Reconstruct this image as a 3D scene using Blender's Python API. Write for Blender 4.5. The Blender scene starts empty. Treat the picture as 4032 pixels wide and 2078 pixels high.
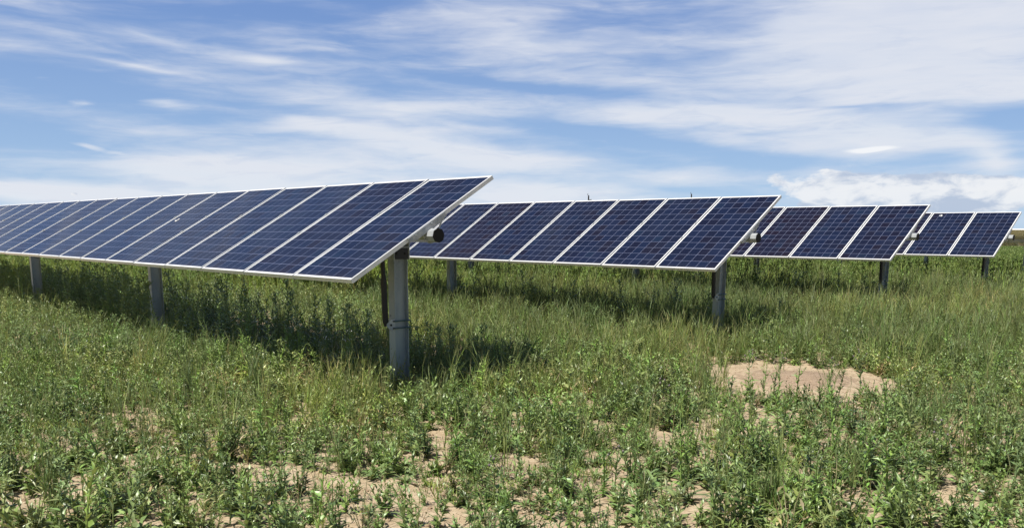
import bpy, math, numpy as np
from mathutils import Matrix, Vector
rng = np.random.default_rng(11)
C = bpy.context.scene
COL = C.collection
R = math.radians

# ---------------------------------------------------------------- camera
PITCH, ROLL, FPX, CY = 0.1821, 0.0055, 3363.5, 1538.5
CAMH = 1.6
cam_d = bpy.data.cameras.new('camera'); cam = bpy.data.objects.new('camera', cam_d); COL.objects.link(cam)
cam_d.sensor_width = 36; cam_d.sensor_fit = 'HORIZONTAL'
cam_d.lens = FPX / 4032 * 36; cam_d.shift_y = (CY - 1039) / 4032
cam_d.clip_start = 0.1; cam_d.clip_end = 6000
r0 = Vector((1, 0, 0)); f0 = Vector((0, math.cos(PITCH), -math.sin(PITCH))); u0 = Vector((0, math.sin(PITCH), math.cos(PITCH)))
cr, sr = math.cos(ROLL), math.sin(ROLL)
Rv, Uv = r0 * cr + u0 * sr, -r0 * sr + u0 * cr
cam.matrix_world = Matrix(((Rv.x, Uv.x, -f0.x, 0), (Rv.y, Uv.y, -f0.y, 0), (Rv.z, Uv.z, -f0.z, CAMH), (0, 0, 0, 1)))
C.camera = cam
C.view_settings.view_transform = 'Standard'; C.view_settings.look = 'None'
C.view_settings.exposure = 0.22; C.view_settings.gamma = 1.0
C.render.engine = 'CYCLES'

# ---------------------------------------------------------------- sun and sky
SUN = Vector((-0.57 * 0.7185 - 0.04 * 0.6955, -0.57 * 0.6955 + 0.04 * 0.7185, 1.0)).normalized()
sl = bpy.data.lights.new('sun', 'SUN'); sl.energy = 5.0; sl.angle = R(0.53); sl.color = (1.0, 0.945, 0.86)
so = bpy.data.objects.new('sun', sl); COL.objects.link(so); so.rotation_euler = SUN.to_track_quat('Z', 'Y').to_euler()

W = bpy.data.worlds.new('World'); C.world = W; W.use_nodes = True
nt = W.node_tree; nt.nodes.clear()
def N(tree, typ, **kw):
    n = tree.nodes.new(typ)
    for k, v in kw.items(): setattr(n, k, v)
    return n
def link(tree, a, b): tree.links.new(a, b)
def M(tree, op, a, b=None, c=None, clamp=False):
    n = tree.nodes.new('ShaderNodeMath'); n.operation = op; n.use_clamp = clamp
    for i, v in enumerate((a, b, c)):
        if v is None: continue
        if isinstance(v, (int, float)): n.inputs[i].default_value = v
        else: tree.links.new(v, n.inputs[i])
    return n.outputs[0]
def MR(tree, v, a, b, c=0.0, d=1.0, smooth=True):
    n = tree.nodes.new('ShaderNodeMapRange'); n.interpolation_type = 'SMOOTHSTEP' if smooth else 'LINEAR'
    tree.links.new(v, n.inputs[0])
    for i, x in zip((1, 2, 3, 4), (a, b, c, d)): n.inputs[i].default_value = x
    return n.outputs[0]
def MIX(tree, fac, a, b, blend='MIX'):
    n = tree.nodes.new('ShaderNodeMix'); n.data_type = 'RGBA'; n.blend_type = blend; n.clamp_factor = True
    for s, v in ((n.inputs[0], fac), (n.inputs[6], a), (n.inputs[7], b)):
        if isinstance(v, (int, float)): s.default_value = v
        elif isinstance(v, tuple): s.default_value = (*v, 1)
        else: tree.links.new(v, s)
    return n.outputs[2]
def lin(r, g, b):
    f = lambda c: ((c / 255 + 0.055) / 1.055) ** 2.4 if c > 10 else c / 255 / 12.92
    return (f(r), f(g), f(b))

SKY_K = 0.10
sky = N(nt, 'ShaderNodeTexSky', sky_type='NISHITA', sun_disc=False)
sky.sun_elevation = math.asin(SUN.z); sky.sun_rotation = math.atan2(SUN.x, SUN.y)
sky.altitude = 1500; sky.air_density = 1.0; sky.dust_density = 0.3; sky.ozone_density = 2.0
tc = N(nt, 'ShaderNodeTexCoord')
sep = N(nt, 'ShaderNodeSeparateXYZ'); link(nt, tc.outputs['Generated'], sep.inputs[0])
az = M(nt, 'MULTIPLY', M(nt, 'ARCTAN2', sep.outputs[0], sep.outputs[1]), 57.2958)
el = M(nt, 'MULTIPLY', M(nt, 'ARCSINE', sep.outputs[2]), 57.2958)
cmb = N(nt, 'ShaderNodeCombineXYZ'); link(nt, az, cmb.inputs[0]); link(nt, el, cmb.inputs[1])
P0 = cmb.outputs[0]
def vnoise(vec, scale, sx, sy, detail, rough, dist=0.0, off=(0, 0, 0), color=False, rot=0.0, wtype=None):
    mp = N(nt, 'ShaderNodeMapping'); mp.inputs['Scale'].default_value = (sx, sy, 1); mp.inputs['Location'].default_value = off
    mp.inputs['Rotation'].default_value = (0, 0, rot)
    link(nt, vec, mp.inputs[0])
    n = N(nt, 'ShaderNodeTexNoise'); n.inputs['Scale'].default_value = scale; n.inputs['Detail'].default_value = detail
    n.inputs['Roughness'].default_value = rough; n.inputs['Distortion'].default_value = dist
    link(nt, mp.outputs[0], n.inputs[0])
    return n.outputs['Color'] if color else n.outputs['Fac']
# wind-drawn warp of the cloud layer (in degrees of sky)
wc = vnoise(P0, 1.0, 0.05, 0.16, 4, 0.55, color=True)
vs = N(nt, 'ShaderNodeVectorMath', operation='SUBTRACT'); link(nt, wc, vs.inputs[0]); vs.inputs[1].default_value = (0.5, 0.5, 0.5)
vm = N(nt, 'ShaderNodeVectorMath', operation='MULTIPLY'); link(nt, vs.outputs[0], vm.inputs[0]); vm.inputs[1].default_value = (6, 1.6, 0)
va = N(nt, 'ShaderNodeVectorMath', operation='ADD'); link(nt, vm.outputs[0], va.inputs[0]); link(nt, P0, va.inputs[1])
P1 = va.outputs[0]
def blobs(vec, lst):
    acc = None
    for (a, e, sa, se, rot, w) in lst:
        mp = N(nt, 'ShaderNodeMapping', vector_type='TEXTURE')
        mp.inputs['Location'].default_value = (a, e, 0); mp.inputs['Rotation'].default_value = (0, 0, R(rot)); mp.inputs['Scale'].default_value = (sa, se, 1)
        link(nt, vec, mp.inputs[0])
        g = N(nt, 'ShaderNodeTexGradient', gradient_type='QUADRATIC_SPHERE'); link(nt, mp.outputs[0], g.inputs[0])
        acc = M(nt, 'MULTIPLY', g.outputs['Fac'], w) if acc is None else M(nt, 'MULTIPLY_ADD', g.outputs['Fac'], w, acc)
    return acc
#  azimuth, elevation (deg), half sizes (deg), rotation, weight : where the thin cloud lies in the sky
cirrus = [(-9, 4.2, 22, 1.9, -3, .55), (-22, 2.2, 20, 1.6, 0, .6), (2, 1.8, 24, 1.7, 0, .5), (22.8, 11.3, 21.04, 7.1, 0, 1.7), (0.9, 11.7, 9.21, 2.89, -5, 0.55), (10.3, 7.4, 18.41, 1.97, -4, 0.85), (-7.4, 7.6, 13.68, 2.37, -3, 0.65), (23.3, 5.7, 9.47, 1.84, -3, 1.1), (28.0, 4.3, 4.47, 1.58, -30, 0.8), (-3.6, 5.1, 15.78, 1.45, -6, 1.2), (-18.5, 3.7, 16.31, 1.45, -2, 1.3), (-27.4, 2.1, 10.52, 1.18, 0, 1.1), (1.5, 2.7, 15.78, 1.45, 0, 0.95), (-22.5, 11.1, 13.68, 1.05, -9, 0.5), (-23.7, 9.3, 6.84, 0.37, -6, 0.55), (-16.1, 10.3, 3.68, 0.47, -2, 0.6), (-11.2, 6.3, 8.68, 1.05, -8, 0.6), (-7.4, 9.5, 10.52, 0.79, -5, 0.35), (10.5, 3.7, 6.58, 0.92, -4, 0.5), (20.1, 3.9, 7.89, 1.05, 0, 0.35), (28.2, 7.8, 10.52, 1.05, 0, 0.6), (-15.0, 2.6, 13.15, 1.05, 0, 0.6)]
holes = [(-27.3, 8.0, 8.42, 1.58, -8, 0.6), (-28.3, 5.4, 9.99, 1.58, -5, 0.9), (6.4, 6.0, 12.1, 0.79, -7, 1.1), (15.8, 4.5, 6.84, 1.05, -3, 0.8), (3.2, 9.1, 12.1, 0.66, -5, 0.65), (29.1, 6.4, 3.95, 1.05, 0, 0.7), (-11.0, 11.6, 7.89, 1.31, -10, 0.35), (19.8, 7.5, 6.84, 0.32, -3, 0.4), (10.5, 3.0, 3.68, 0.42, -5, 0.35), (-19.1, 12.8, 13.15, 1.05, 0, 0.3)]
dens = M(nt, 'SUBTRACT', blobs(P1, cirrus), blobs(P1, holes))
st1 = vnoise(P1, 1.0, 0.08, 0.60, 8, 0.56, 0.3, rot=R(-4))
st2 = vnoise(P1, 1.0, 0.26, 1.5, 7, 0.6, 0.7, off=(7, 3, 0), rot=R(-3))
streak = M(nt, 'MULTIPLY_ADD', M(nt, 'SUBTRACT', st1, 0.5), 1.7, M(nt, 'MULTIPLY', M(nt, 'SUBTRACT', st2, 0.5), 0.50))
# everywhere outside the framed part of the sky: unseen, cloud thinned to deepen the shade
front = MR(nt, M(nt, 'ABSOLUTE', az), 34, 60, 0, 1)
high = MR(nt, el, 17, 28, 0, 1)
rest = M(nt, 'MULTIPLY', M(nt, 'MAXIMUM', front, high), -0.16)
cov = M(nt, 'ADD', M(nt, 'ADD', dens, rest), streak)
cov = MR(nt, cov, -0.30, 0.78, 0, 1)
# billowed cumulus bank low on the right
def cum():
    ca = vnoise(P0, 1.0, 0.30, 0.62, 9, 0.60, 0.25, off=(2.2, 0, 0))
    base = blobs(P0, [(21.3, 2.3, 8.6, 2.7, 0, 1.9), (28.0, 2.4, 9.0, 2.6, 0, 1.7), (19.6, 3.9, 2.1, 0.79, 0, 0.5), (16.9, 3.2, 2.37, 1.05, 0, 0.5), (-26.6, 2.1, 0.66, 0.47, 0, 0.9)])
    return M(nt, 'ADD', base, M(nt, 'MULTIPLY', M(nt, 'SUBTRACT', ca, 0.5), 1.6)), ca
cb, ca = cum()
cmask = MR(nt, cb, 0.42, 0.62, 0, 1)
csh = MR(nt, M(nt, 'ADD', MR(nt, el, 1.0, 3.8, -.07, .05), vnoise(P0, 1.0, 0.34, 0.75, 7, 0.6, 0.3, off=(2.35, -0.32, 0))), 0.40, 0.60, 0, 1)
# small bright lens cloud and sharp wisps
lens = MR(nt, blobs(P1, [(22.6, 5.0, 2.76, 0.32, 1, 1.0)]), 0.10, 0.45, 0, 1)
wis = MR(nt, M(nt, 'ADD', blobs(P1, [(-26.0, 7.1, 2.4, 0.47, 0, 0.5), (-21.7, 7.3, 3.95, 0.74, -5, 0.7), (-11.2, 6.5, 4.73, 0.58, -12, 0.8), (-6.2, 6.0, 5.26, 0.53, -10, 0.7), (-25.3, 4.9, 1.58, 0.26, -10, 0.6), (-23.6, 4.6, 4.21, 0.47, -8, 0.7), (-16.1, 10.3, 3.16, 0.32, -2, 0.75), (-24.8, 9.4, 4.21, 0.24, -5, 0.7), (-16.3, 5.7, 3.16, 0.24, -3, 0.6), (-14.8, 6.6, 5.79, 0.42, -8, 0.5)]),
        M(nt, 'MULTIPLY', M(nt, 'SUBTRACT', st2, 0.5), 1.3)), 0.12, 0.8, 0, 1)
cov = M(nt, 'MAXIMUM', cov, M(nt, 'MULTIPLY', wis, 0.70))
hz = MR(nt, el, 0, 13, 1, 0, smooth=False)
def K(rgb): return tuple(c / SKY_K / 2 ** C.view_settings.exposure for c in lin(*rgb))
blue = MIX(nt, hz, K((118, 152, 210)), K((166, 198, 233)))
blue = MIX(nt, MR(nt, el, 16, 40), blue, K((24, 50, 108)))  # high sky above the frame darkened to cut fill in the shade
blue = MIX(nt, 0.80, sky.outputs[0], blue)
blue = MIX(nt, front, blue, MIX(nt, 0.45, blue, (0.3, 0.5, 0.9)))  # unseen side and rear sky dimmed to deepen the shade
ccol = MIX(nt, hz, K((214, 221, 236)), K((230, 236, 243)))
ccol = MIX(nt, MR(nt, st1, .38, .66, 0, .8), ccol, K((229, 232, 240)))
ccol = MIX(nt, MR(nt, st2, 0.34, .5, .25, 0), ccol, K((198, 209, 230)))
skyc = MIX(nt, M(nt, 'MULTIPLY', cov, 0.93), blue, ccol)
ccum = MIX(nt, csh, K((184, 197, 218)), K((243, 244, 246)))
skyc = MIX(nt, M(nt, 'MULTIPLY', cmask, 0.85), skyc, ccum)
skyc = MIX(nt, M(nt, 'MULTIPLY', lens, 0.9), skyc, K((246, 248, 251)))
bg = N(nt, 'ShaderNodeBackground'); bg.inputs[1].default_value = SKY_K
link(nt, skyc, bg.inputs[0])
wo = N(nt, 'ShaderNodeOutputWorld'); link(nt, bg.outputs[0], wo.inputs[0])
W.cycles.sampling_method = 'MANUAL'; W.cycles.sample_map_resolution = 512

# ---------------------------------------------------------------- helpers
def tag(o, label=None, cat=None, group=None, kind=None):
    if label: o['label'] = label
    if cat: o['category'] = cat
    if group: o['group'] = group
    if kind: o['kind'] = kind
    return o
def empty(name, loc, rz=0.0):
    o = bpy.data.objects.new(name, None); COL.objects.link(o); o.location = loc; o.rotation_euler = (0, 0, rz)
    o.empty_display_size = 0.2
    return o
def link_mesh(name, me, parent=None):
    o = bpy.data.objects.new(name, me); COL.objects.link(o)
    if parent: o.parent = parent
    return o
class MB:
    """collects boxes, tubes and prisms for ONE mesh"""
    def __init__(s): s.v = []; s.f = []
    def add(s, v, f):
        b = len(s.v); s.v += [tuple(p) for p in v]; s.f += [tuple(i + b for i in t) for t in f]; return s
    def box(s, x0, x1, y0, y1, z0, z1, m=None):
        v = [Vector((x, y, z)) for x in (x0, x1) for y in (y0, y1) for z in (z0, z1)]
        if m is not None: v = [m @ p for p in v]
        return s.add(v, [(0, 1, 3, 2), (4, 6, 7, 5), (0, 4, 5, 1), (2, 3, 7, 6), (0, 2, 6, 4), (1, 5, 7, 3)])
    def tube(s, a, b, ra, rb=None, n=12, caps=True, ph=0.0, flat=None):
        a = Vector(a); b = Vector(b); rb = ra if rb is None else rb
        z = (b - a).normalized(); x = z.orthogonal().normalized() if abs(z.z) > 0.9 else Vector((0, 0, 1)).cross(z).normalized(); y = z.cross(x)
        v = []
        for c, r in ((a, ra), (b, rb)):
            for i in range(n):
                t = 2 * math.pi * i / n + ph; v.append(c + x * (math.cos(t) * r) + y * (math.sin(t) * r))
        f = [(i, (i + 1) % n, n + (i + 1) % n, n + i) for i in range(n)]
        if caps: f += [tuple(range(n - 1, -1, -1)), tuple(range(n, 2 * n))]
        return s.add(v, f)
    def path(s, pts, r, n=8):
        for a, b in zip(pts[:-1], pts[1:]): s.tube(a, b, r, n=n)
        return s
    def prism(s, poly, y0, y1):      # poly in x,z extruded along y
        n = len(poly)
        v = [(p[0], y0, p[1]) for p in poly] + [(p[0], y1, p[1]) for p in poly]
        f = [(i, (i + 1) % n, n + (i + 1) % n, n + i) for i in range(n)] + [tuple(range(n - 1, -1, -1)), tuple(range(n, 2 * n))]
        return s.add(v, f)
    def build(s, name, mat, parent=None, smooth=False, bevel=0.0):
        me = bpy.data.meshes.new(name); me.from_pydata(s.v, [], s.f)
        import bmesh
        bm = bmesh.new(); bm.from_mesh(me); bmesh.ops.recalc_face_normals(bm, faces=bm.faces)
        if bevel: bmesh.ops.bevel(bm, geom=[e for e in bm.edges if e.is_manifold and e.calc_face_angle(0) > 0.5], offset=bevel, segments=1, affect='EDGES')
        bm.to_mesh(me); bm.free()
        if smooth: me.polygons.foreach_set('use_smooth', [True] * len(me.polygons))
        me.materials.append(mat)
        return link_mesh(name, me, parent)

def mat(name):
    m = bpy.data.materials.new(name); m.use_nodes = True
    t = m.node_tree; b = t.nodes['Principled BSDF']
    return m, t, b
def simple(name, col, rough=0.5, metal=0.0, nscale=0, ncol=None, bump=0.0, lo=0.35, hi=0.7):
    m, t, b = mat(name)
    b.inputs['Base Color'].default_value = (*col, 1); b.inputs['Roughness'].default_value = rough; b.inputs['Metallic'].default_value = metal
    if nscale:
        tc = N(t, 'ShaderNodeTexCoord'); n = N(t, 'ShaderNodeTexNoise'); n.inputs['Scale'].default_value = nscale; n.inputs['Detail'].default_value = 5
        link(t, tc.outputs['Object'], n.inputs[0])
        f = MR(t, n.outputs['Fac'], lo, hi)
        link(t, MIX(t, f, col, ncol or tuple(c * 0.6 for c in col)), b.inputs['Base Color'])
        link(t, MR(t, n.outputs['Fac'], 0.3, 0.7, rough * 0.8, min(1, rough * 1.3)), b.inputs['Roughness'])
        if bump:
            bp = N(t, 'ShaderNodeBump'); bp.inputs['Strength'].default_value = bump; bp.inputs['Distance'].default_value = 0.004
            link(t, n.outputs['Fac'], bp.inputs['Height']); link(t, bp.outputs[0], b.inputs['Normal'])
    return m
alu = simple('anodised_aluminium', (0.82, 0.83, 0.81), 0.42, 0.30, 9, (0.74, 0.75, 0.735), lo=0.45, hi=0.8)
galv = simple('galvanised_steel', (0.50, 0.52, 0.52), 0.5, 0.25, 14, (0.36, 0.39, 0.41), bump=0.25)
def post_material():
    m, t, b = mat('weathered_galvanised_pile')
    tc = N(t, 'ShaderNodeTexCoord')
    n1 = N(t, 'ShaderNodeTexNoise'); n1.inputs['Scale'].default_value = 5; n1.inputs['Detail'].default_value = 6
    mp = N(t, 'ShaderNodeMapping'); mp.inputs['Scale'].default_value = (1, 1, 0.25); link(t, tc.outputs['Object'], mp.inputs[0]); link(t, mp.outputs[0], n1.inputs[0])
    n2 = N(t, 'ShaderNodeTexVoronoi'); n2.inputs['Scale'].default_value = 55; link(t, tc.outputs['Object'], n2.inputs[0])
    c = MIX(t, MR(t, n1.outputs['Fac'], 0.35, 0.68), (0.37, 0.42, 0.44), (0.23, 0.27, 0.295))
    c = MIX(t, M(t, 'MULTIPLY', n2.outputs['Color'], 0.25), c, (0.42, 0.44, 0.45))
    n3 = N(t, 'ShaderNodeTexNoise'); n3.inputs['Scale'].default_value = 30; n3.inputs['Detail'].default_value = 2; link(t, tc.outputs['Object'], n3.inputs[0])
    c = MIX(t, MR(t, n3.outputs['Fac'], 0.70, 0.76), c, (0.12, 0.12, 0.12))
    link(t, c, b.inputs['Base Color']); b.inputs['Metallic'].default_value = 0.3
    link(t, MR(t, n1.outputs['Fac'], 0.3, 0.7, 0.42, 0.62), b.inputs['Roughness'])
    return m
pile = post_material()
black = simple('black_plastic', (0.004, 0.004, 0.0045), 0.75)
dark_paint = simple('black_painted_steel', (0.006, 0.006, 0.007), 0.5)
rod_m = simple('green_zinc_rod', (0.10, 0.15, 0.15), 0.45, 0.6)
wood = simple('weathered_pole_wood', (0.03, 0.027, 0.025), 0.9, 0, 3)
back = simple('white_backsheet', (0.80, 0.77, 0.70), 0.7)

# panel: 6 x 12 polycrystalline cells behind glass
PL, PW, PITCHM = 1.956, 0.992, 1.012
def cell_material():
    m, t, b = mat('polycrystalline_cells_under_glass')
    tc = N(t, 'ShaderNodeTexCoord'); s = N(t, 'ShaderNodeSeparateXYZ'); link(t, tc.outputs['Object'], s.inputs[0])
    oi = N(t, 'ShaderNodeObjectInfo')
    cp = 0.1585
    X = M(t, 'DIVIDE', M(t, 'ADD', s.outputs[0], 6 * cp), cp)      # 0..12
    Y = M(t, 'DIVIDE', M(t, 'SUBTRACT', s.outputs[1], PW / 2 - 3 * cp), cp)   # 0..6
    ix, iy = M(t, 'FLOOR', X), M(t, 'FLOOR', Y)
    fx, fy = M(t, 'SUBTRACT', X, ix), M(t, 'SUBTRACT', Y, iy)
    ex = M(t, 'SUBTRACT', 0.5, M(t, 'ABSOLUTE', M(t, 'SUBTRACT', fx, 0.5)))
    ey = M(t, 'SUBTRACT', 0.5, M(t, 'ABSOLUTE', M(t, 'SUBTRACT', fy, 0.5)))
    gap = M(t, 'LESS_THAN', M(t, 'MINIMUM', ex, ey), 0.0125)
    outx = M(t, 'GREATER_THAN', M(t, 'ABSOLUTE', M(t, 'SUBTRACT', X, 6)), 5.985)
    outy = M(t, 'GREATER_THAN', M(t, 'ABSOLUTE', M(t, 'SUBTRACT', Y, 3)), 2.985)
    out = M(t, 'MAXIMUM', outx, outy)
    # bus bars along the long side, five per cell
    bb = M(t, 'ABSOLUTE', M(t, 'SUBTRACT', M(t, 'FRACT', M(t, 'MULTIPLY', fy, 4.0)), 0.5))
    bus = M(t, 'MULTIPLY', M(t, 'LESS_THAN', bb, 0.025), 0.07)
    cv = N(t, 'ShaderNodeCombineXYZ'); link(t, ix, cv.inputs[0]); link(t, iy, cv.inputs[1]); link(t, M(t, 'MULTIPLY', oi.outputs['Random'], 97.0), cv.inputs[2])
    wn = N(t, 'ShaderNodeTexWhiteNoise'); link(t, cv.outputs[0], wn.inputs[0])
    vo = N(t, 'ShaderNodeTexVoronoi'); vo.inputs['Scale'].default_value = 70
    ad = N(t, 'ShaderNodeVectorMath', operation='ADD'); link(t, tc.outputs['Object'], ad.inputs[0]); link(t, cv.outputs[0], ad.inputs[1]); link(t, ad.outputs[0], vo.inputs[0])
    w2 = N(t, 'ShaderNodeTexWhiteNoise', noise_dimensions='1D'); link(t, oi.outputs['Random'], w2.inputs['W'])
    base = MIX(t, wn.outputs['Value'], (0.0035, 0.007, 0.024), (0.006, 0.013, 0.042))
    purple = MIX(t, wn.outputs['Value'], (0.009, 0.005, 0.013), (0.007, 0.007, 0.020))
    pf = M(t, 'ADD', M(t, 'MULTIPLY', MR(t, w2.outputs['Value'], 0.52, 0.85), 0.8), MR(t, wn.outputs['Value'], 0.0, 0.32, 0.45, 0.0), clamp=True)
    c = MIX(t, pf, base, purple)
    bl = N(t, 'ShaderNodeSeparateColor'); link(t, wn.outputs['Color'], bl.inputs[0])
    c = MIX(t, MR(t, bl.outputs[1], 0.86, 1.0, 0, 0.6), c, (0.007, 0.020, 0.050))
    vc = N(t, 'ShaderNodeSeparateColor'); link(t, vo.outputs['Color'], vc.inputs[0])
    c = MIX(t, M(t, 'MULTIPLY', vc.outputs[0], 0.25), c, (0.008, 0.013, 0.034))
    c = MIX(t, bus, c, (0.30, 0.32, 0.42))
    c = MIX(t, gap, c, (0.22, 0.25, 0.38))
    c = MIX(t, out, c, (0.80, 0.81, 0.82))
    # film of dust, thicker towards the low edge, plus a few droppings
    dn = N(t, 'ShaderNodeTexNoise'); dn.inputs['Scale'].default_value = 2.2; dn.inputs['Detail'].default_value = 7; link(t, tc.outputs['Object'], dn.inputs[0])
    dust = M(t, 'ADD', MR(t, dn.outputs['Fac'], 0.35, 0.8, 0.0, 0.012), MR(t, s.outputs[0], -0.978, -0.86, 0.03, 0.0))
    c = MIX(t, dust, c, (0.42, 0.38, 0.32))
    link(t, c, b.inputs['Base Color'])
    b.inputs['Roughness'].default_value = 0.55; b.inputs['Specular IOR Level'].default_value = 0.08
    b.inputs['Coat Weight'].default_value = 0.52; b.inputs['Coat Roughness'].default_value = 0.05; b.inputs['Coat IOR'].default_value = 1.33
    return m
cells = cell_material()
def frame_mesh():
    h = 0.040; w = 0.012; mb = MB(); L2 = PL / 2
    mb.box(-L2, L2, 0, w, -h, 0); mb.box(-L2, L2, PW - w, PW, -h, 0)
    mb.box(-L2, -L2 + w, w, PW - w, -h, -0.0006); mb.box(L2 - w, L2, w, PW - w, -h, -0.0006)
    # inner return flange
    mb.box(-L2 + w, L2 - w, w, w + 0.02, -h + 0.001, -h + 0.003); mb.box(-L2 + w, L2 - w, PW - w - 0.02, PW - w, -h + 0.001, -h + 0.003)
    o = mb.build('solar_panel', alu); me = o.data; bpy.data.objects.remove(o); return me
def glass_mesh():
    w = 0.012; mb = MB(); L2 = PL / 2
    mb.box(-L2 + w, L2 - w, w, PW - w, -0.0065, -0.002)
    o = mb.build('solar_cells', cells); me = o.data; bpy.data.objects.remove(o)
    me.materials.append(back)
    for p in me.polygons: p.material_index = 1 if p.normal.z < -0.5 else 0
    return me
def jbox_mesh():
    mb = MB(); mb.box(PL / 2 - 0.22, PL / 2 - 0.12, PW / 2 - 0.06, PW / 2 + 0.06, -0.028, -0.007)
    o = mb.build('junction_box', black); me = o.data; bpy.data.objects.remove(o); return me
def clamp_mesh():
    mb = MB()
    for sx in (-0.0225,): mb.box(sx, sx + 0.045, -0.021, 0.010, 0.0005, 0.006); mb.tube((sx + .022, -0.010, 0.005), (sx + .022, -0.010, 0.014), 0.008, n=6)
    o = mb.build('panel_clamp', galv); me = o.data; bpy.data.objects.remove(o); return me
ME_F, ME_G, ME_J, ME_C = frame_mesh(), glass_mesh(), jbox_mesh(), clamp_mesh()
PSI = 0.8017
RZ = math.atan2(math.cos(PSI), math.sin(PSI))      # local +X = across the row (up the slope), +Y = along the row
TUBE_D, TUBE_R = 0.117, 0.066

drop_m = simple('bird_dropping', (0.75, 0.75, 0.72), .8)
def i_beam(x, y, ztop):
    mb = MB(); fw, dp, tf = 0.100, 0.168, 0.008
    z0 = -0.6
    poly = [(-dp/2, -fw/2), (-dp/2 + tf, -fw/2), (-dp/2 + tf, -tf/2), (dp/2 - tf, -tf/2), (dp/2 - tf, -fw/2), (dp/2, -fw/2),
            (dp/2, fw/2), (dp/2 - tf, fw/2), (dp/2 - tf, tf/2), (-dp/2 + tf, tf/2), (-dp/2 + tf, fw/2), (-dp/2, fw/2)]
    n = len(poly)
    v = [(x + p[0], y + p[1], z0) for p in poly] + [(x + p[0], y + p[1], ztop) for p in poly]
    mb.add(v, [(i, (i + 1) % n, n + (i + 1) % n, n + i) for i in range(n)])
    for zz in (z0, ztop):
        mb.box(x - dp/2, x - dp/2 + tf, y - fw/2, y + fw/2, zz - .001, zz); mb.box(x + dp/2 - tf, x + dp/2, y - fw/2, y + fw/2, zz - .001, zz)
        mb.box(x - dp/2 + tf, x + dp/2 - tf, y - tf/2, y + tf/2, zz - .001, zz)
    return mb

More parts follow.
